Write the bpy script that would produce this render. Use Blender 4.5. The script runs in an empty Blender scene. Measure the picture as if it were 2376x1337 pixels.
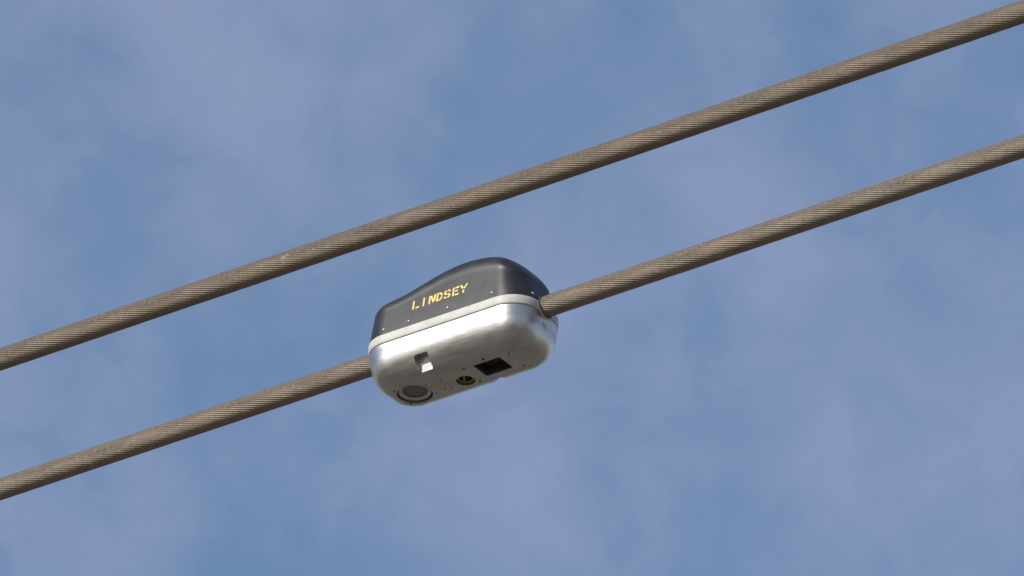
import bpy, bmesh, math, random
import numpy as np
from mathutils import Vector, Matrix
from mathutils.bvhtree import BVHTree

rnd = random.Random(7)
rad = math.radians
S = bpy.context.scene
COL = S.collection

# ------------------------------------------------------------------ measures
# Device drawings below are in units of K metres (0.89 mm); the conductor is a
# 45 mm, 30-strand outer layer, twin bundle 455 mm apart, 18 m above ground.
K = 0.00088968
PHI = rad(33.9)                 # cable heading: to the right and towards the viewer
ELEV = rad(30.0)                 # camera looks up by this much
DIST = 34.0
EYE = 1.6
FWD = Vector((0, math.cos(ELEV), math.sin(ELEV)))
UPV = Vector((0, -math.sin(ELEV), math.cos(ELEV)))
RGT = Vector((1, 0, 0))
HC = EYE + DIST * math.sin(ELEV) - 0.083
ORIGIN = Vector((0, 0, HC))      # device centre on its conductor's axis
AIM = ORIGIN + RGT * (113 * K) + UPV * (108 * K)

# ------------------------------------------------------------------ camera
cam = bpy.data.cameras.new('camera')
cam.sensor_width = 36.0
cam.lens = 36.0 * DIST / (2376 * K)
cam.clip_start = 0.5
cam.clip_end = 20000
camo = bpy.data.objects.new('camera', cam)
COL.objects.link(camo)
camo.location = AIM - FWD * DIST
camo.rotation_euler = (math.pi / 2 + ELEV, 0, 0)
S.camera = camo

# ------------------------------------------------------------------ sky and sun
SUN_EL, SUN_AZ = 31.0, 48.0       # azimuth: degrees left of straight behind the camera
w = bpy.data.worlds.new('World')
S.world = w
w.use_nodes = True
nt = w.node_tree
bgn = nt.nodes['Background']
sky = nt.nodes.new('ShaderNodeTexSky')
sky.sky_type = 'NISHITA'
sky.sun_disc = False
sky.sun_elevation = rad(SUN_EL)
sky.sun_rotation = rad(180 + SUN_AZ)
sky.air_density = 1.0
sky.dust_density = 0.35
sky.ozone_density = 1.7
SKY_W = 202.2                     # slice of the cloud noise
tc = nt.nodes.new('ShaderNodeTexCoord')
turn = nt.nodes.new('ShaderNodeMapping')
turn.inputs['Rotation'].default_value = (-0.17884, 0.10328, -0.27958)
nt.links.new(tc.outputs['Generated'], turn.inputs['Vector'])


def wnoise(scale, detail, rough, dist, wv):
    n = nt.nodes.new('ShaderNodeTexNoise')
    n.noise_dimensions = '4D'
    n.inputs['Scale'].default_value = scale
    n.inputs['Detail'].default_value = detail
    n.inputs['Roughness'].default_value = rough
    n.inputs['Distortion'].default_value = dist
    n.inputs['W'].default_value = wv
    nt.links.new(turn.outputs[0], n.inputs['Vector'])
    return n.outputs['Fac']


def wramp(sock, lo, hi, a, b):
    m = nt.nodes.new('ShaderNodeMapRange')
    m.interpolation_type = 'SMOOTHSTEP'
    m.inputs['From Min'].default_value = lo
    m.inputs['From Max'].default_value = hi
    m.inputs['To Min'].default_value = a
    m.inputs['To Max'].default_value = b
    nt.links.new(sock, m.inputs['Value'])
    return m.outputs['Result']


big = wnoise(46, 5.0, 0.46, 0.6, SKY_W)
fine_ = wnoise(150, 7.0, 0.55, 0.9, SKY_W + 9.3)
blend = nt.nodes.new('ShaderNodeMix')
blend.data_type = 'FLOAT'
blend.inputs['Factor'].default_value = 0.26
nt.links.new(big, blend.inputs['A'])
nt.links.new(fine_, blend.inputs['B'])
c1 = wramp(blend.outputs['Result'], 0.365, 0.645, 0.0, 1.0)
mixn = nt.nodes.new('ShaderNodeMix')
mixn.data_type = 'RGBA'
mixn.inputs['B'].default_value = (3.0, 3.17, 4.6, 1)        # thin sunlit cloud
fm = nt.nodes.new('ShaderNodeMath')
fm.operation = 'MULTIPLY'
fm.inputs[1].default_value = 0.40
nt.links.new(c1, fm.inputs[0])
nt.links.new(fm.outputs[0], mixn.inputs['Factor'])
nt.links.new(sky.outputs[0], mixn.inputs['A'])
nt.links.new(mixn.outputs['Result'], bgn.inputs['Color'])
bgn.inputs['Strength'].default_value = 0.138

sun = bpy.data.lights.new('sun', 'SUN')
sun.energy = 4.3
sun.angle = rad(0.53)
sun.color = (1.0, 0.95, 0.87)
suno = bpy.data.objects.new('sun', sun)
COL.objects.link(suno)
ce, se = math.cos(rad(SUN_EL)), math.sin(rad(SUN_EL))
LDIR = Vector((-math.sin(rad(SUN_AZ)) * ce, -math.cos(rad(SUN_AZ)) * ce, se))
suno.rotation_euler = LDIR.to_track_quat('Z', 'Y').to_euler()
suno.location = ORIGIN + LDIR * 30

S.view_settings.view_transform = 'Standard'
S.view_settings.look = 'None'
S.view_settings.exposure = 0.0
S.view_settings.gamma = 1.0
S.view_settings.use_curve_mapping = False
S.render.engine = 'CYCLES'
S.cycles.max_bounces = 8


# ------------------------------------------------------------------ materials
def mat(name, col=(.5, .5, .5), rough=.5, metal=0.0, spec=0.5):
    m = bpy.data.materials.new(name)
    m.use_nodes = True
    b = m.node_tree.nodes['Principled BSDF']
    b.inputs['Base Color'].default_value = (*col, 1)
    b.inputs['Roughness'].default_value = rough
    b.inputs['Metallic'].default_value = metal
    b.inputs['Specular IOR Level'].default_value = spec
    return m, m.node_tree, b


def noise(t, scale, detail=4, rough=.55, vec=None, stretch=None, dist=0.0):
    n = t.nodes.new('ShaderNodeTexNoise')
    n.inputs['Scale'].default_value = scale
    n.inputs['Detail'].default_value = detail
    n.inputs['Roughness'].default_value = rough
    n.inputs['Distortion'].default_value = dist
    c = t.nodes.new('ShaderNodeTexCoord')
    mp = t.nodes.new('ShaderNodeMapping')
    if stretch:
        mp.inputs['Scale'].default_value = stretch
    t.links.new(c.outputs['Object'], mp.inputs['Vector'])
    t.links.new(mp.outputs[0], n.inputs['Vector'])
    return n.outputs['Fac']


def ramp(t, sock, stops):
    r = t.nodes.new('ShaderNodeValToRGB')
    e = r.color_ramp.elements
    while len(e) < len(stops):
        e.new(0.5)
    for q, (p, c) in zip(e, stops):
        q.position = p
        q.color = (*c, 1) if len(c) == 3 else c
    t.links.new(sock, r.inputs['Fac'])
    return r.outputs['Color']


def rng(t, sock, lo, hi, a, b):
    m = t.nodes.new('ShaderNodeMapRange')
    m.inputs['From Min'].default_value = lo
    m.inputs['From Max'].default_value = hi
    m.inputs['To Min'].default_value = a
    m.inputs['To Max'].default_value = b
    t.links.new(sock, m.inputs['Value'])
    return m.outputs['Result']


def bump(t, b, sock, strength, dist):
    n = t.nodes.new('ShaderNodeBump')
    n.inputs['Strength'].default_value = strength
    n.inputs['Distance'].default_value = dist
    t.links.new(sock, n.inputs['Height'])
    t.links.new(n.outputs[0], b.inputs['Normal'])


def mul(t, a, bsock):
    m = t.nodes.new('ShaderNodeMix')
    m.data_type = 'RGBA'
    m.blend_type = 'MULTIPLY'
    m.inputs['Factor'].default_value = 1
    t.links.new(a, m.inputs['A'])
    t.links.new(bsock, m.inputs['B'])
    return m.outputs['Result']


# weathered conductor aluminium: brown-grey oxide, grimy on the side that weathers


def cable_material(name, tint):
    m, t, b = mat(name, rough=.62, metal=.2)
    a1 = ramp(t, noise(t, 55, 6, .65), [(.28, (.25, .21, .165)), (.5, (.285, .243, .195)), (.74, (.32, .277, .228))])
    a2 = ramp(t, noise(t, 420, 4, .7), [(.30, (.74, .72, .70)), (.55, (1, 1, 1)), (.75, (1.15, 1.13, 1.1))])
    clean = mul(t, a1, a2)
    d1 = ramp(t, noise(t, 140, 6, .75), [(.32, (.082, .067, .051)), (.5, (.122, .102, .08)), (.68, (.175, .148, .12))])
    at = t.nodes.new('ShaderNodeAttribute')
    at.attribute_name = 'grime'
    ms = t.nodes.new('ShaderNodeMath')
    ms.operation = 'MULTIPLY_ADD'
    ms.use_clamp = True
    t.links.new(noise(t, 260, 4, .7), ms.inputs[0])
    ms.inputs[1].default_value = .5
    ad_ = t.nodes.new('ShaderNodeMath')
    ad_.operation = 'ADD'
    ad_.inputs[1].default_value = -.25
    t.links.new(at.outputs['Fac'], ad_.inputs[0])
    t.links.new(ad_.outputs[0], ms.inputs[2])
    mx = t.nodes.new('ShaderNodeMix')
    mx.data_type = 'RGBA'
    t.links.new(ms.outputs[0], mx.inputs['Factor'])
    t.links.new(clean, mx.inputs['A'])
    t.links.new(d1, mx.inputs['B'])
    tn = t.nodes.new('ShaderNodeRGB')
    tn.outputs[0].default_value = (*tint, 1)
    t.links.new(mul(t, mx.outputs['Result'], tn.outputs[0]), b.inputs['Base Color'])
    t.links.new(rng(t, noise(t, 160, 4), .3, .7, .55, .8), b.inputs['Roughness'])
    bump(t, b, noise(t, 700, 4, .7), .25, .0009)
    return m


M_CABLE = cable_material('weathered_aluminium', (1.0, .95, .88))
M_CABLE2 = cable_material('weathered_aluminium_darker', (.86, .80, .735))

M_CORE, t, b = mat('dark_inner_strands', (.05, .042, .035), .8, .2)

# cast aluminium housing, satin with handling smudges and fine rub marks
M_ALU, t, b = mat('cast_aluminium', (.62, .60, .575), .42, 1.0)
n1 = noise(t, 14, 5, .6, dist=.8)
n2 = noise(t, 40, 5, .65, stretch=(.25, 1, 1.6))
n3 = noise(t, 260, 3, .6, stretch=(.12, 1, 1))
col = ramp(t, n1, [(.28, (.46, .44, .42)), (.50, (.53, .51, .49)), (.72, (.57, .555, .54))])
col = mul(t, col, ramp(t, n2, [(.35, (.84, .82, .80)), (.52, (1, 1, 1))]))
t.links.new(col, b.inputs['Base Color'])
ad = t.nodes.new('ShaderNodeMath')
ad.operation = 'ADD'
t.links.new(rng(t, n2, .3, .7, .35, .44), ad.inputs[0])
t.links.new(rng(t, n3, .3, .7, -.04, .04), ad.inputs[1])
t.links.new(ad.outputs[0], b.inputs['Roughness'])
bump(t, b, n3, .2, .0005)

# black moulded plastic with chalky scuffs
M_COVER, t, b = mat('black_plastic', (.014, .014, .017), .42, 0, .52)
n1 = noise(t, 30, 6, .7, dist=.5)
n2 = noise(t, 220, 4, .7)
col = ramp(t, n1, [(.35, (.013, .013, .014)), (.60, (.020, .020, .021)), (.74, (.05, .05, .052))])
t.links.new(col, b.inputs['Base Color'])
t.links.new(rng(t, n1, .3, .75, .37, .47), b.inputs['Roughness'])
bump(t, b, n2, .10, .0006)

M_BAND, t, b = mat('off_white_plastic', (.60, .585, .52), .5)
col = ramp(t, noise(t, 22, 5, .6), [(.3, (.43, .415, .36)), (.6, (.53, .515, .46))])
t.links.new(col, b.inputs['Base Color'])

M_YEL, t, b = mat('yellow_stencil_paint', (.72, .50, .085), .55)
col = ramp(t, noise(t, 130, 4, .6), [(.3, (.60, .44, .09)), (.6, (.73, .56, .16))])
t.links.new(col, b.inputs['Base Color'])
M_STEEL, t, b = mat('stainless_steel', (.36, .35, .34), .4, 1.0)
M_DARK, t, b = mat('black_rubber', (.02, .02, .02), .6)
M_LENS, t, b = mat('dark_recess_liner', (.045, .042, .04), .5)
M_GRILLE, t, b = mat('dark_mesh_screen', (.22, .20, .175), .6, .5)
bump(t, b, noise(t, 700, 2), .4, .0008)
M_BRONZE, t, b = mat('bronze', (.42, .28, .12), .5, 1.0)
M_WHITE, t, b = mat('chalky_white_residue', (.78, .78, .76), .7)

M_GROUND, t, b = mat('dry_field', rough=.95, spec=.1)
g1 = ramp(t, noise(t, .03, 8, .65), [(.35, (.16, .14, .115)), (.5, (.205, .18, .148)), (.68, (.15, .145, .11))])
g2 = ramp(t, noise(t, 2.2, 6, .7), [(.3, (.6, .6, .6)), (.6, (1.1, 1.1, 1.1))])
t.links.new(mul(t, g1, g2), b.inputs['Base Color'])


# ------------------------------------------------------------------ helpers
def mesh_obj(name, verts, faces, m, parent=None, smooth=True, k=K, sharp=None):
    me = bpy.data.meshes.new(name)
    me.from_pydata([tuple(c * k for c in v) for v in verts], [], faces)
    me.materials.append(m)
    o = bpy.data.objects.new(name, me)
    COL.objects.link(o)
    if parent is not None:
        o.parent = parent
    finish(me, smooth, sharp)
    return o


def finish(me, smooth=True, sharp=None):
    bm = bmesh.new()
    bm.from_mesh(me)
    bmesh.ops.recalc_face_normals(bm, faces=bm.faces)
    for f in bm.faces:
        f.smooth = smooth
    if sharp:
        for e in bm.edges:
            if len(e.link_faces) == 2 and e.calc_face_angle(0) > rad(sharp):
                e.smooth = False
    bm.to_mesh(me)
    bm.free()


def tag(o, label=None, cat=None, group=None, kind=None):
    for kx, v in (('label', label), ('category', cat), ('group', group), ('kind', kind)):
        if v:
            o[kx] = v
    return o


def empty(name, loc, rz=0.0):
    o = bpy.data.objects.new(name, None)
    o.empty_display_size = .1
    o.location = loc
    o.rotation_euler = (0, 0, rz)
    COL.objects.link(o)
    return o


def outline(a, bb, r, nc=14, nl=64, ns=8):
    """plan outline of a rounded rectangle, always the same number of points"""
    r = min(r, bb - .01, a - .01)
    pts = []

    def seg(p, q, n):
        for i in range(n):
            f = i / n
            pts.append((p[0] + (q[0] - p[0]) * f, p[1] + (q[1] - p[1]) * f))

    def arc(cx, cy, s):
        for i in range(nc):
            an = s + (math.pi / 2) * i / nc
            pts.append((cx + r * math.cos(an), cy + r * math.sin(an)))
    seg((-(a - r), -bb), (a - r, -bb), nl)
    arc(a - r, -(bb - r), -math.pi / 2)
    seg((a, -(bb - r)), (a, bb - r), ns)
    arc(a - r, bb - r, 0)
    seg((a - r, bb), (-(a - r), bb), nl)
    arc(-(a - r), bb - r, math.pi / 2)
    seg((-a, bb - r), (-a, -(bb - r)), ns)
    arc(-(a - r), -(bb - r), math.pi)
    return pts


def loft(rings, cap0=True, cap1=True):
    n = len(rings[0])
    verts = [p for r in rings for p in r]
    faces = []
    for k in range(len(rings) - 1):
        for i in range(n):
            j = (i + 1) % n
            faces.append((k * n + i, k * n + j, (k + 1) * n + j, (k + 1) * n + i))
    if cap0:
        faces.append(tuple(range(n))[::-1])
    if cap1:
        o = (len(rings) - 1) * n
        faces.append(tuple(o + i for i in range(n)))
    return verts, faces


def lathe(profile, n=40, axis='z', c=(0, 0, 0)):
    """closed lathe of (r, h) pairs"""
    verts, faces = [], []
    m = len(profile)
    for i in range(n):
        an = 2 * math.pi * i / n
        for (r, h) in profile:
            p = (r * math.cos(an), r * math.sin(an), h)
            if axis == 'x':
                p = (h, r * math.cos(an), r * math.sin(an))
            verts.append((p[0] + c[0], p[1] + c[1], p[2] + c[2]))
    for i in range(n):
        for q in range(m - 1):
            j = (i + 1) % n
            faces.append((i * m + q, j * m + q, j * m + q + 1, i * m + q + 1))
    return verts, faces


# ------------------------------------------------------------------ ground
gv = [(-6000, -6000, 0), (6000, -6000, 0), (6000, 6000, 0), (-6000, 6000, 0)]
gnd = mesh_obj('ground', gv, [(0, 1, 2, 3)], M_GROUND, k=1, smooth=False)
tag(gnd, kind='structure')


# ------------------------------------------------------------------ conductors
R = 25.5                          # cable radius in K units
NST = 30
TWIST = -0.293 / (R * .95)        # radians per K unit along the cable
SAG = 1.0 / (2 * 900.0)           # catenary opening, per metre


def strand_mesh(x0, x1, step, deltas, phase):
    rc = R / (1 + math.sin(math.pi / NST))
    rs = rc * math.sin(math.pi / NST)
    half = math.pi / NST
    ang, rr = [], []
    for s in range(NST):
        jit = 1.0 + rnd.uniform(-.006, .006)
        for d in deltas:
            dd = d * half
            q = max(rs * rs - (rc * math.sin(dd)) ** 2, 0)
            ang.append(2 * half * s + dd)
            rr.append((rc * math.cos(dd) + math.sqrt(q)) * jit)
    ang, rr = np.array(ang), np.array(rr)
    xs = np.arange(x0, x1 + step * .5, step)
    n, m = len(ang), len(xs)
    th = ang[None, :] + xs[:, None] * TWIST + phase
    P = np.zeros((m, n, 3))
    P[:, :, 0] = xs[:, None]
    el = np.arctan2(np.cos(th), -np.sin(th))                 # height round the section, 0 = viewer's side
    wob = .16 * np.sin(xs[:, None] * .031 + phase * 40) + .12 * np.sin(xs[:, None] * .0117 + 3 * th)
    gr = np.clip((el + .42 + wob) / .55, 0, 1) * np.clip((2.9 - el) / .5, 0, 1)
    gr = gr * gr * (3 - 2 * gr)
    rad_ = rr[None, :] + (R * .985 - rr[None, :]).clip(0, 99) * gr * .72
    P[:, :, 1] = rad_ * np.sin(th)
    P[:, :, 2] = rad_ * np.cos(th) + (xs[:, None] * K) ** 2 * SAG / K
    P = P.reshape(-1, 3) * K
    gr = gr.reshape(-1)
    i, k = np.meshgrid(np.arange(n), np.arange(m - 1))
    j = (i + 1) % n
    F = np.stack([k * n + i, k * n + j, (k + 1) * n + j, (k + 1) * n + i], -1).reshape(-1, 4)
    return P, F, gr


def np_mesh(name, P, F, m, grime):
    me = bpy.data.meshes.new(name)
    me.vertices.add(len(P))
    me.vertices.foreach_set('co', P.astype(np.float32).ravel())
    me.loops.add(F.size)
    me.loops.foreach_set('vertex_index', F.astype(np.int32).ravel())
    me.polygons.add(len(F))
    me.polygons.foreach_set('loop_start', np.arange(0, F.size, 4, dtype=np.int32))
    me.polygons.foreach_set('use_smooth', np.ones(len(F), dtype=bool))
    me.materials.append(m)
    at = me.attributes.new('grime', 'FLOAT', 'POINT')
    at.data.foreach_set('value', grime.astype(np.float32))
    me.update()
    me.validate()
    return me


FINE = 2300
FAR = 30000


def conductor(loc, phase, label, m):
    root = empty('power_line_conductor', loc, -PHI)
    tag(root, label, 'power cable', 'twin bundled overhead conductors')
    dl = (-.97, -.78, -.5, -.18, .18, .5, .78)
    P1, F1, g1_ = strand_mesh(-FINE, FINE, 12, dl, phase)
    ps, fs, gs, off = [P1], [F1], [g1_], len(P1)
    for a, z in ((-FAR, -FINE), (FINE, FAR)):
        P, F, g_ = strand_mesh(a, z, 60, (-.95, 0), phase)
        ps.append(P)
        fs.append(F + off)
        gs.append(g_)
        off += len(P)
    me = np_mesh('outer_strands', np.concatenate(ps), np.concatenate(fs), m, np.concatenate(gs))
    o = bpy.data.objects.new('outer_strands', me)
    COL.objects.link(o)
    o.parent = root
    o['kind'] = 'stuff'
    xs = np.linspace(-FAR, FAR, 121)
    rings = [[(x, R * .82 * math.cos(q * math.pi / 12), R * .82 * math.sin(q * math.pi / 12) + (x * K) ** 2 * SAG / K)
              for q in range(24)] for x in xs]
    v, f = loft(rings)
    mesh_obj('core', v, f, M_CORE, root)
    return root


lower = conductor(ORIGIN, .03, 'stranded brown-grey power cable running through the monitoring device', M_CABLE)
vdir = Vector((math.sin(PHI), math.cos(PHI), 0))
upper = conductor(ORIGIN - vdir * (503.5 * K), .11, 'stranded brown-grey power cable running free above, nearer the viewer', M_CABLE2)

# chalky white spatter on the free conductor


def cable_pt(u, dz):
    """point on the cable's near side; dz in -1..1 is the height across the visible face"""
    an = math.asin(max(-1, min(1, dz)))
    base = rad(-34.8)                       # towards the viewer, in the cable's own section
    el = base + an
    return Vector((u, -R * math.cos(el), R * math.sin(el)))


sv, sf = [], []
for (u, h, s) in [(-315, .62, 1.5), (-310, .60, 1.5), (-304, .66, 1.7), (-318, .47, 1.6), (-312, .45, 2.0), (-307, .47, 1.6),
                  (-318, .30, 1.4), (-313, .32, 1.3), (-303, .34, 1.0), (-316, .12, 1.7), (-301, .13, 1.5), (-312, -.02, 1.0),
                  (-300, -.03, 1.0), (-229, .36, 1.9), (-299, .55, 1.2)]:
    c = cable_pt(u + 170, h)
    nrm = Vector((0, c.y, c.z)).normalized()
    t1 = Vector((1, 0, 0))
    t2 = nrm.cross(t1)
    b0 = len(sv)
    for q in range(8):
        an = q * math.pi / 4
        rr = s * rnd.uniform(.45, .8)
        sv.append(tuple(c - nrm * 1.0 + t1 * rr * 1.9 * math.cos(an) + t2 * rr * math.sin(an)))
    for q in range(8):
        an = q * math.pi / 4
        rr = s * .42
        sv.append(tuple(c + nrm * .5 + t1 * rr * 1.9 * math.cos(an) + t2 * rr * math.sin(an)))
    for q in range(8):
        j = (q + 1) % 8
        sf.append((b0 + q, b0 + j, b0 + 8 + j, b0 + 8 + q))
    sf.append(tuple(b0 + 8 + q for q in range(8)))
sp = mesh_obj('white_spatter', sv, sf, M_WHITE, upper)
sp['label'] = 'small chalky white spatter on the cable'
sp['kind'] = 'stuff'

# ------------------------------------------------------------------ monitoring device
dev = empty('line_monitor', ORIGIN, -PHI)
tag(dev, 'silver and black monitoring device clamped around the lower cable', 'line monitor')

A, B, RP = 231.0, 103.0, 73.0

# --- off-white seal strip between cover and housing
rings = []
for z, ins in ((-21.5, 8), (-21.4, 1.6), (-20.6, .7), (-18, .2), (-10, 0), (0, .4), (2.0, 1.4), (3.0, 3.2), (3.2, 8)):
    rings.append([(x, y, z) for x, y in outline(A - ins, B - ins, RP - ins)])
v, f = loft(rings)
mesh_obj('seal_strip', v, f, M_BAND, dev, sharp=50)

# --- black cover
HU = [(-240, 90), (-215, 98), (-186, 102.5), (-151, 104), (-107, 112.5), (-54, 131.5), (0, 148), (40, 153), (80, 151.5),
      (126, 143), (162, 128), (198, 104), (240, 66)]


def hcov(u):
    xs = [p[0] for p in HU]
    ys = [p[1] for p in HU]
    if u <= xs[0]:
        return ys[0]
    if u >= xs[-1]:
        return ys[-1]
    for i in range(len(xs) - 1):
        if xs[i] <= u <= xs[i + 1]:
            h = xs[i + 1] - xs[i]

            def sl(q):
                q0, q1 = max(q - 1, 0), min(q + 1, len(xs) - 1)
                return (ys[q1] - ys[q0]) / (xs[q1] - xs[q0])
            m0, m1 = sl(i) * h, sl(i + 1) * h
            s = (u - xs[i]) / h
            return ((2 * s ** 3 - 3 * s * s + 1) * ys[i] + (s ** 3 - 2 * s * s + s) * m0
                    + (-2 * s ** 3 + 3 * s * s) * ys[i + 1] + (s ** 3 - s * s) * m1)


prof = [(0, 0.0), (.2, .012)]
for q in range(1, 13):
    fz = .66 * q / 12
    prof.append((.2 + 13.5 * (q / 12) ** 1.15, fz))
for q in range(1, 15):
    an = math.pi / 2 * q / 14
    prof.append((13.7 + 44 * (1 - math.cos(an)), .66 + .34 * math.sin(an)))
for ins in (66, 75, 84, 92, 96):
    prof.append((ins, 1.0 + .012 * (ins - 57.7) / 40))
Z0 = 4.2
rings = []
for ins, fz in prof:
    tight = .62 + .38 * min(max((ins - 58) / 36, 0), 1)        # the low end has a tighter shoulder
    full = outline(A - 5.0 - ins, B - 4.0 - ins, max(64 - ins * .42, 3))
    low = outline(A - 5.0 - ins * tight, B - 4.0 - ins * tight, max(64 - ins * tight * .42, 3))
    pts = []
    for (x0, y0), (x1, y1) in zip(full, low):
        q = min(max((150 - hcov(x1)) / 46, 0), 1) if x1 < 40 else 0
        pts.append((x0 + (x1 - x0) * q, y0 + (y1 - y0) * q))
    rings.append([(x, y, Z0 + fz * (hcov(x) - Z0)) for x, y in pts])
v, f = loft(rings)
cover = mesh_obj('cover', v, f, M_COVER, dev, sharp=60)
cover['label'] = 'black plastic cover with a high hump at one end'


def bvh(o):
    dg = bpy.context.evaluated_depsgraph_get()
    bm = bmesh.new()
    bm.from_mesh(o.data)
    bmesh.ops.triangulate(bm, faces=bm.faces)
    tr = BVHTree.FromBMesh(bm)
    bm.free()
    return tr


COVT = bvh(cover)


def on_surface(tree, p, d):
    h = tree.ray_cast(Vector(p) * K, Vector(d))
    if h[0] is None:
        return None
    return h[0] / K, h[1]


def dome_screw(parent, p, n, r=4.0, m=M_STEEL, name='screw', hgt=2.6):
    """pan head with a recessed socket, standing on the surface at p with normal n"""
    prof_ = [(r * .30, hgt * .25), (r * .42, hgt * .98), (r * .62, hgt), (r * .85, hgt * .8), (r, hgt * .35), (r, -.8)]
    vv, ff = lathe(prof_, 16)
    ff.append(tuple(i * len(prof_) for i in range(16)))
    q = Vector(n).normalized().to_track_quat('Z', 'Y')
    vv = [tuple(Vector(p) + q @ Vector(a)) for a in vv]
    return mesh_obj(name, vv, ff, m, parent, sharp=40)


for (u, z) in [(-157, 17), (-87, 17), (22, 18), (145, 19)]:
    for side in (-1, 1):
        h = on_surface(COVT, (u * side * -1 if side == 1 else u, side * 300, z), (0, -side, 0))
        if h:
            nn = h[1] if h[1].y * side > 0 else -h[1]
            dome_screw(cover, h[0], nn)
for end in (-1, 1):
    for lat in (-1, 1):
        h = on_surface(COVT, (end * 400, lat * 41, 19), (-end, 0, 0))
        if h:
            nn = h[1] if h[1].x * end > 0 else -h[1]
            dome_screw(cover, h[0], nn)


# --- stencil lettering
def ribbon(pts, wd, sub=3):
    """flat stroke along a polyline in the letter's own plane -> quads of 2-D points"""
    fine = []
    for (p, q) in zip(pts[:-1], pts[1:]):
        for s in range(sub):
            fine.append((p[0] + (q[0] - p[0]) * s / sub, p[1] + (q[1] - p[1]) * s / sub))
    fine.append(pts[-1])
    L, Rr = [], []
    for i, p in enumerate(fine):
        p0 = fine[max(i - 1, 0)]
        p1 = fine[min(i + 1, len(fine) - 1)]
        d = Vector((p1[0] - p0[0], p1[1] - p0[1])).normalized()
        n = Vector((-d.y, d.x)) * wd / 2
        L.append((p[0] + n.x, p[1] + n.y))
        Rr.append((p[0] - n.x, p[1] - n.y))
    return L, Rr


def arcp(cx, cy, rx, ry, a0, a1, n=7):
    return [(cx + rx * math.cos(rad(a0 + (a1 - a0) * i / n)), cy + ry * math.sin(rad(a0 + (a1 - a0) * i / n))) for i in range(n + 1)]


W = .21
LETTERS = {   # x in 0..1 of the letter's width, y in 0..1 of its height
    'L': [[(.16, 1), (.16, .0)], [(.50, .10), (1.0, .10)]],
    'I': [[(.5, 1), (.5, 0)]],
    'N': [[(.13, .98), (.13, 0)], [(.32, .92), (.74, .08)], [(.88, 1), (.88, .22)]],
    'D': [[(.13, 1), (.13, 0)], [(.34, .90)] + arcp(.42, .5, .44, .40, 88, 8), arcp(.42, .5, .44, .40, -8, -88) + [(.34, .10)]],
    'S': [arcp(.5, .70, .40, .22, 10, 80), arcp(.5, .70, .38, .22, 105, 225) + [(.46, .53)],
          [(.56, .47)] + arcp(.5, .30, .38, .22, 45, -75), arcp(.5, .30, .40, .22, -100, -170)],
    'E': [[(.14, 1), (.14, 0)], [(.38, .91), (.98, .91)], [(.38, .52), (.82, .52)], [(.38, .09), (.98, .09)]],
    'Y': [[(.06, 1), (.40, .56)], [(.94, 1), (.56, .52)], [(.50, .38), (.50, 0)]],
}
SPANS = [('L', -79, -59), ('I', -51, -43), ('N', -33, -14), ('D', -11, 6), ('S', 9, 28), ('E', 33, 52), ('Y', 54, 75)]
ZB, ZH, SHEAR = 46.5, 24.0, .04
for ch, u0, u1 in SPANS:
    vs, fs = [], []
    wd = u1 - u0
    for st in LETTERS[ch]:
        pts = [(u0 - 1.5 + x * wd, y * ZH) for x, y in st]
        pts = [(x + y * SHEAR, y) for x, y in pts]
        L, Rr = ribbon(pts, 4.7)
        o0 = len(vs)
        n = len(L)
        ok = True
        for lay in (0.75, -.6):
            for p in L + Rr:
                h = on_surface(COVT, (p[0], -300, ZB + p[1]), (0, 1, 0))
                if h is None:
                    ok = False
                    break
                vs.append((h[0].x, h[0].y - lay, h[0].z))
        if not ok:
            continue
        for i in range(n - 1):
            fs.append((o0 + i, o0 + i + 1, o0 + n + i + 1, o0 + n + i))
        m2 = 2 * n
        loop = list(range(n)) + [n + i for i in range(n - 1, -1, -1)]
        for i in range(len(loop)):
            a_, b_ = loop[i], loop[(i + 1) % len(loop)]
            fs.append((o0 + a_, o0 + b_, o0 + m2 + b_, o0 + m2 + a_))
    lo = mesh_obj('letter', vs, fs, M_YEL, cover, smooth=False)
    lo['label'] = 'yellow stencilled letter ' + ch

# --- aluminium housing
ZT, ZS, ZBOT = -22.1, -47.0, -117.0
rings = []
for z, ins in ((ZT, 2.6), (ZT - 1.2, 1.9), (-30, 2.4), (-40, 3.6), (ZS, 4.8)):
    rings.append([(x, y, z) for x, y in outline(A - ins, B - ins, RP - ins)])
NA = 22
TH1 = rad(84)
for q in range(1, NA + 1):
    th = TH1 * q / NA
    iv = 4.8 + 60 * (1 - math.cos(th))
    iu = 4.8 + 50 * (1 - math.cos(th))
    z = ZS - (ZS - ZBOT) * math.sin(th) / math.sin(TH1)
    rings.append([(x, y, z) for x, y in outline(A - iu, B - iv, RP - iv * .66)])
v, f = loft(rings)
housing = mesh_obj('housing', v, f, M_ALU, dev)
housing['label'] = 'satin cast aluminium lower housing'


M_POCKET_SHADE, t, b = mat('cast_pocket_shade', (.10, .096, .094), .6, .5)  # cast metal, darkened so the shade inside the window is in its colour
M_SUN_PATCH, t, b = mat('pale_sun_patch', (.74, .74, .73), .5)  # pale colour stands in for sunlight on the window's back wall


def cutter(verts, faces, m=None):
    me = bpy.data.meshes.new('cutter')
    me.from_pydata([tuple(c * K for c in p) for p in verts], [], faces)
    me.materials.append(m or M_ALU)
    finish(me, False)
    o = bpy.data.objects.new('cutter', me)
    COL.objects.link(o)
    o.parent = dev
    return o


def rrect(hx, hy, r, n=6):
    p = []
    for cx, cy, s in ((hx - r, hy - r, 0), (-hx + r, hy - r, 90), (-hx + r, -hy + r, 180), (hx - r, -hy + r, 270)):
        for i in range(n + 1):
            an = rad(s + 90 * i / n)
            p.append((cx + r * math.cos(an), cy + r * math.sin(an)))
    return p


cutters = []


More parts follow.
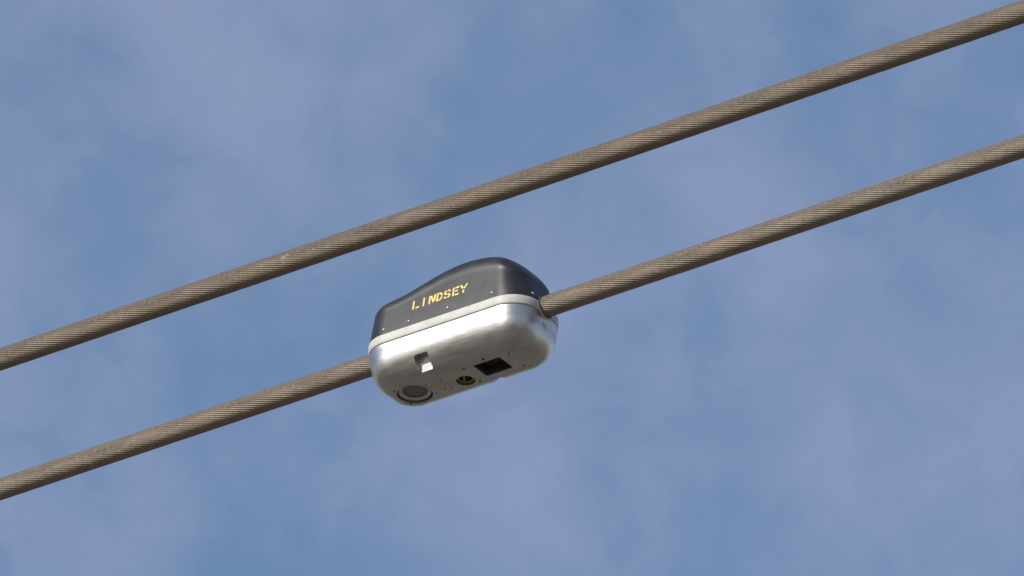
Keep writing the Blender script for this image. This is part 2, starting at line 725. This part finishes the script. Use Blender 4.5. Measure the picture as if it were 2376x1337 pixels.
def window_cut(sgn):
    """hand window through the rounded lower side: sgn -1 = viewer's side"""
    uc = -57.0 if sgn < 0 else 60.0
    # opening frame: axis a (inwards), b (along the wall, downwards)
    fr = []
    for (x, y) in rrect(19.0, 20, 5):
        fr.append((x, y))
    dv = Vector((30.0, 8.0)).normalized()      # outward normal of the back wall (v, -z)
    along = Vector((-8.0, -30.0)).normalized()
    base, zc = (69.0, -90.0) if sgn < 0 else (52.0, -98.0)
    rg = []
    for depth in (-3, 50):
        ring = []
        for (x, y) in fr:
            pv = base + along.x * y + dv.x * depth
            pz = zc + along.y * y - dv.y * depth
            ring.append((uc + x, sgn * pv, pz))
        rg.append(ring)
    if sgn > 0:
        return cutter(*loft(rg), M_POCKET_SHADE)
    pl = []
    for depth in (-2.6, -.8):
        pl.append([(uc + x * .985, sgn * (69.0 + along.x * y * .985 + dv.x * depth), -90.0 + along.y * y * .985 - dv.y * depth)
                   for (x, y) in [(px_, max(py_, -6.0 + .35 * -px_ * .5)) for (px_, py_) in fr]])  # upper edge follows the shadow line, only the sunlit part is pale
    lin = mesh_obj('window_sun_patch', *loft(pl), M_SUN_PATCH, housing, smooth=False)
    lin['label'] = 'pale plate painting the sunlit patch in the hand window'
    return cutter(*loft(rg), M_POCKET_SHADE)


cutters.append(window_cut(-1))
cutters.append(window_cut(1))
HOLE = (88.0, -7.0, 37.0, 29.0)
rg = [[(HOLE[0] + x, HOLE[1] + y, z) for x, y in rrect(HOLE[2], HOLE[3], 5)] for z in (ZBOT - 20, ZBOT + 42)]
cutters.append(cutter(*loft(rg)))
PORT = (-134.5, -1.0, 42.0)
PLUG = (-1.5, 12.5, 22.5)
for (cx, cy, rr), dp in ((PORT, 14), (PLUG, 16)):
    rg = [[(cx + rr * math.cos(q * math.pi / 32), cy + rr * math.sin(q * math.pi / 32), z) for q in range(64)]
          for z in (ZBOT - 20, ZBOT + dp)]
    cutters.append(cutter(*loft(rg)))

for c in cutters:
    md = housing.modifiers.new('cut', 'BOOLEAN')
    md.operation = 'DIFFERENCE'
    md.solver = 'EXACT'
    md.object = c
bpy.context.view_layer.update()
dg = bpy.context.evaluated_depsgraph_get()
newme = bpy.data.meshes.new_from_object(housing.evaluated_get(dg))
housing.modifiers.clear()
old = housing.data
housing.data = newme
newme.name = 'housing'
for c in cutters:
    me = c.data
    bpy.data.objects.remove(c)
    bpy.data.meshes.remove(me)
finish(newme, True, 24)
bmx = bmesh.new()
bmx.from_mesh(newme)
for e in bmx.edges:
    if len(e.link_faces) == 2 and e.calc_face_angle(0) > rad(6):
        # keep the crease round the flat underside crisp
        if any(abs(fc.normal.z + 1) < 1e-3 for fc in e.link_faces):
            e.smooth = False
bmx.to_mesh(newme)
bmx.free()

HOUT = bvh(housing)

# dark liner in the rectangular opening
rg = []
for z, gx in ((ZBOT + 2.0, .4), (ZBOT + 26, .4)):
    rg.append([(HOLE[0] + x, HOLE[1] + y, z) for x, y in rrect(HOLE[2] - gx, HOLE[3] - gx, 5)])
for z, gx in ((ZBOT + 24, 2.5), (ZBOT + 2.0, 2.5)):
    rg.append([(HOLE[0] + x, HOLE[1] + y, z) for x, y in rrect(HOLE[2] - gx, HOLE[3] - gx, 4)])
n = len(rg[0])
v, f = loft(rg[2:], cap0=True, cap1=False)
v1, f1 = loft([rg[0], rg[3]], False, False)
o0 = len(v)
v += v1
f += [tuple(o0 + q for q in fc) for fc in f1]
mesh_obj('recess_liner', v, f, M_LENS, dev, smooth=False)

# sensor port: stepped ring with a recessed screen
cx, cy, rr = PORT
sens = mesh_obj('sensor_port', *lathe([(rr - .6, 13), (rr - 3.2, 5.0), (rr - 4.5, 4.2), (30.5, 6.2), (29.2, 7.5), (29.2, 13.5)], 56,
                                      c=(cx, cy, ZBOT)), M_ALU, dev, sharp=30)
mesh_obj('screen', *lathe([(29.4, 10.2), (20, 9.9), (8, 9.6), (.4, 9.5)], 48, c=(cx, cy, ZBOT)), M_GRILLE, sens)

# bronze plug with two holes
cx, cy, rr = PLUG
pv, pf = lathe([(rr - .5, 15), (rr - 2, 6), (rr - 3.5, 4.8), (rr - 6, 5.0), (rr - 7, 6.4), (rr - 7, 15)], 40, c=(cx, cy, ZBOT))
plug = mesh_obj('plug', pv, pf, M_BRONZE, dev, sharp=30)
bar = [[(cx - 4 + s * 2.4 - .62 * y, cy + y, ZBOT + z) for (y, z) in ((-11.6, 5.6), (14, 5.6), (14, 11), (-11.6, 11))] for s in (-1, 1)]
mesh_obj('web', *loft(bar), M_BRONZE, plug, smooth=False)
mesh_obj('floor', *lathe([(rr - 7.2, 14.5), (.4, 14.6)], 32, c=(cx, cy, ZBOT)), M_DARK, plug)

# underside screws
for (u, v_, r_, m_) in [(83, -40, 3.4, M_DARK), (147, -30, 2.3, M_DARK), (21, -29, 2.3, M_DARK), (20, 40, 2.3, M_DARK),
                        (146, 36, 2.3, M_DARK), (-172, -30, 2.3, M_DARK), (-172, 38, 2.3, M_DARK), (-94, -14, 3.0, M_STEEL),
                        (-53, -14, 3.0, M_STEEL), (-53, 30, 3.0, M_STEEL), (-94, 29, 3.0, M_STEEL)]:
    h = on_surface(HOUT, (u + 4.5, v_ - 7, -300), (0, 0, 1))
    if h:
        nn = h[1] if h[1].z < 0 else -h[1]
        dome_screw(housing, h[0], nn, r_, m_, hgt=1.4)


# hand-stencilled yellow marks on the underside and below the cable end
def marks(name, strokes, wd, tree, frame, d, label):
    vs, fs = [], []
    for st in strokes:
        L, Rr = ribbon(st, wd, 2)
        o0 = len(vs)
        n = len(L)
        hs = [on_surface(tree, frame(p), d) for p in L + Rr]
        if any(h is None for h in hs):
            continue
        for lay in (.5, -.5):
            for h in hs:
                vs.append(tuple(h[0] - Vector(d) * lay))
        for i in range(n - 1):
            fs.append((o0 + i, o0 + i + 1, o0 + n + i + 1, o0 + n + i))
        loop = list(range(n)) + [n + i for i in range(n - 1, -1, -1)]
        for i in range(len(loop)):
            a_, b_ = loop[i], loop[(i + 1) % len(loop)]
            fs.append((o0 + a_, o0 + b_, o0 + 2 * n + b_, o0 + 2 * n + a_))
    o = mesh_obj(name, vs, fs, M_YEL, housing, smooth=False)
    o['label'] = label
    return o


marks('stencil_mark', [[(-79, -8), (-82, 7)], [(-74, 0), (-69, 6), (-63, 4), (-60, -1)], [(-67, -7), (-58, -5)]], 4.2,
      HOUT, lambda p: (p[0] + 4.5, p[1] - 7, -300), (0, 0, 1), 'yellow curved stencil mark on the underside')
marks('stencil_mark', [[(-82, 26), (-63, 27)], [(-73, 15), (-67, 28)], [(-80, 17), (-74, 20)]], 4.2,
      HOUT, lambda p: (p[0] + 4.5, p[1] - 7, -300), (0, 0, 1), 'yellow crossed stencil mark on the underside')
marks('stencil_mark', [[(-7, -40), (-3, -58)], [(-3, -40), (3, -60)], [(6, -42), (2, -58)]], 2.0,
      HOUT, lambda p: (400, p[0], p[1]), (-1, 0, 0), 'yellow stencil mark below the cable on the end')

# dark bushings where the cable enters
for s in (-1, 1):
    e0 = s * (A - 14)
    e1 = s * (A + .4)
    v, f = lathe([(R - 1.5, e0), (R + 2.8, e0), (R + 2.8, e1 - s * .8), (R + 2.2, e1), (R + .6, e1), (R - 1.5, e1 - s * 2)], 48, axis='x')
    mesh_obj('bushing', v, f, M_DARK, dev, sharp=40)

# thin moulded lip under the cable at each entry
for s in (-1, 1):
    e0, e1 = s * (A - 10), s * (A + .9)
    prof_ = [(R + 2.9, e0), (R + 2.9, e1 - s * .4), (R + 3.6, e1), (R + 5.0, e1), (R + 5.6, e1 - s * .6), (R + 5.6, e0)]
    vs, fs, n_, m_ = [], [], 28, len(prof_)
    for i in range(n_ + 1):
        an = rad(-172 + 164 * i / n_)
        for (rr, h) in prof_:
            vs.append((h, rr * math.cos(an), rr * math.sin(an)))
    for i in range(n_):
        for q in range(m_ - 1):
            fs.append((i * m_ + q, (i + 1) * m_ + q, (i + 1) * m_ + q + 1, i * m_ + q + 1))
    fs.append(tuple(range(m_)))
    fs.append(tuple(n_ * m_ + q for q in range(m_)))
    mesh_obj('entry_lip', vs, fs, M_BAND, dev, sharp=50)
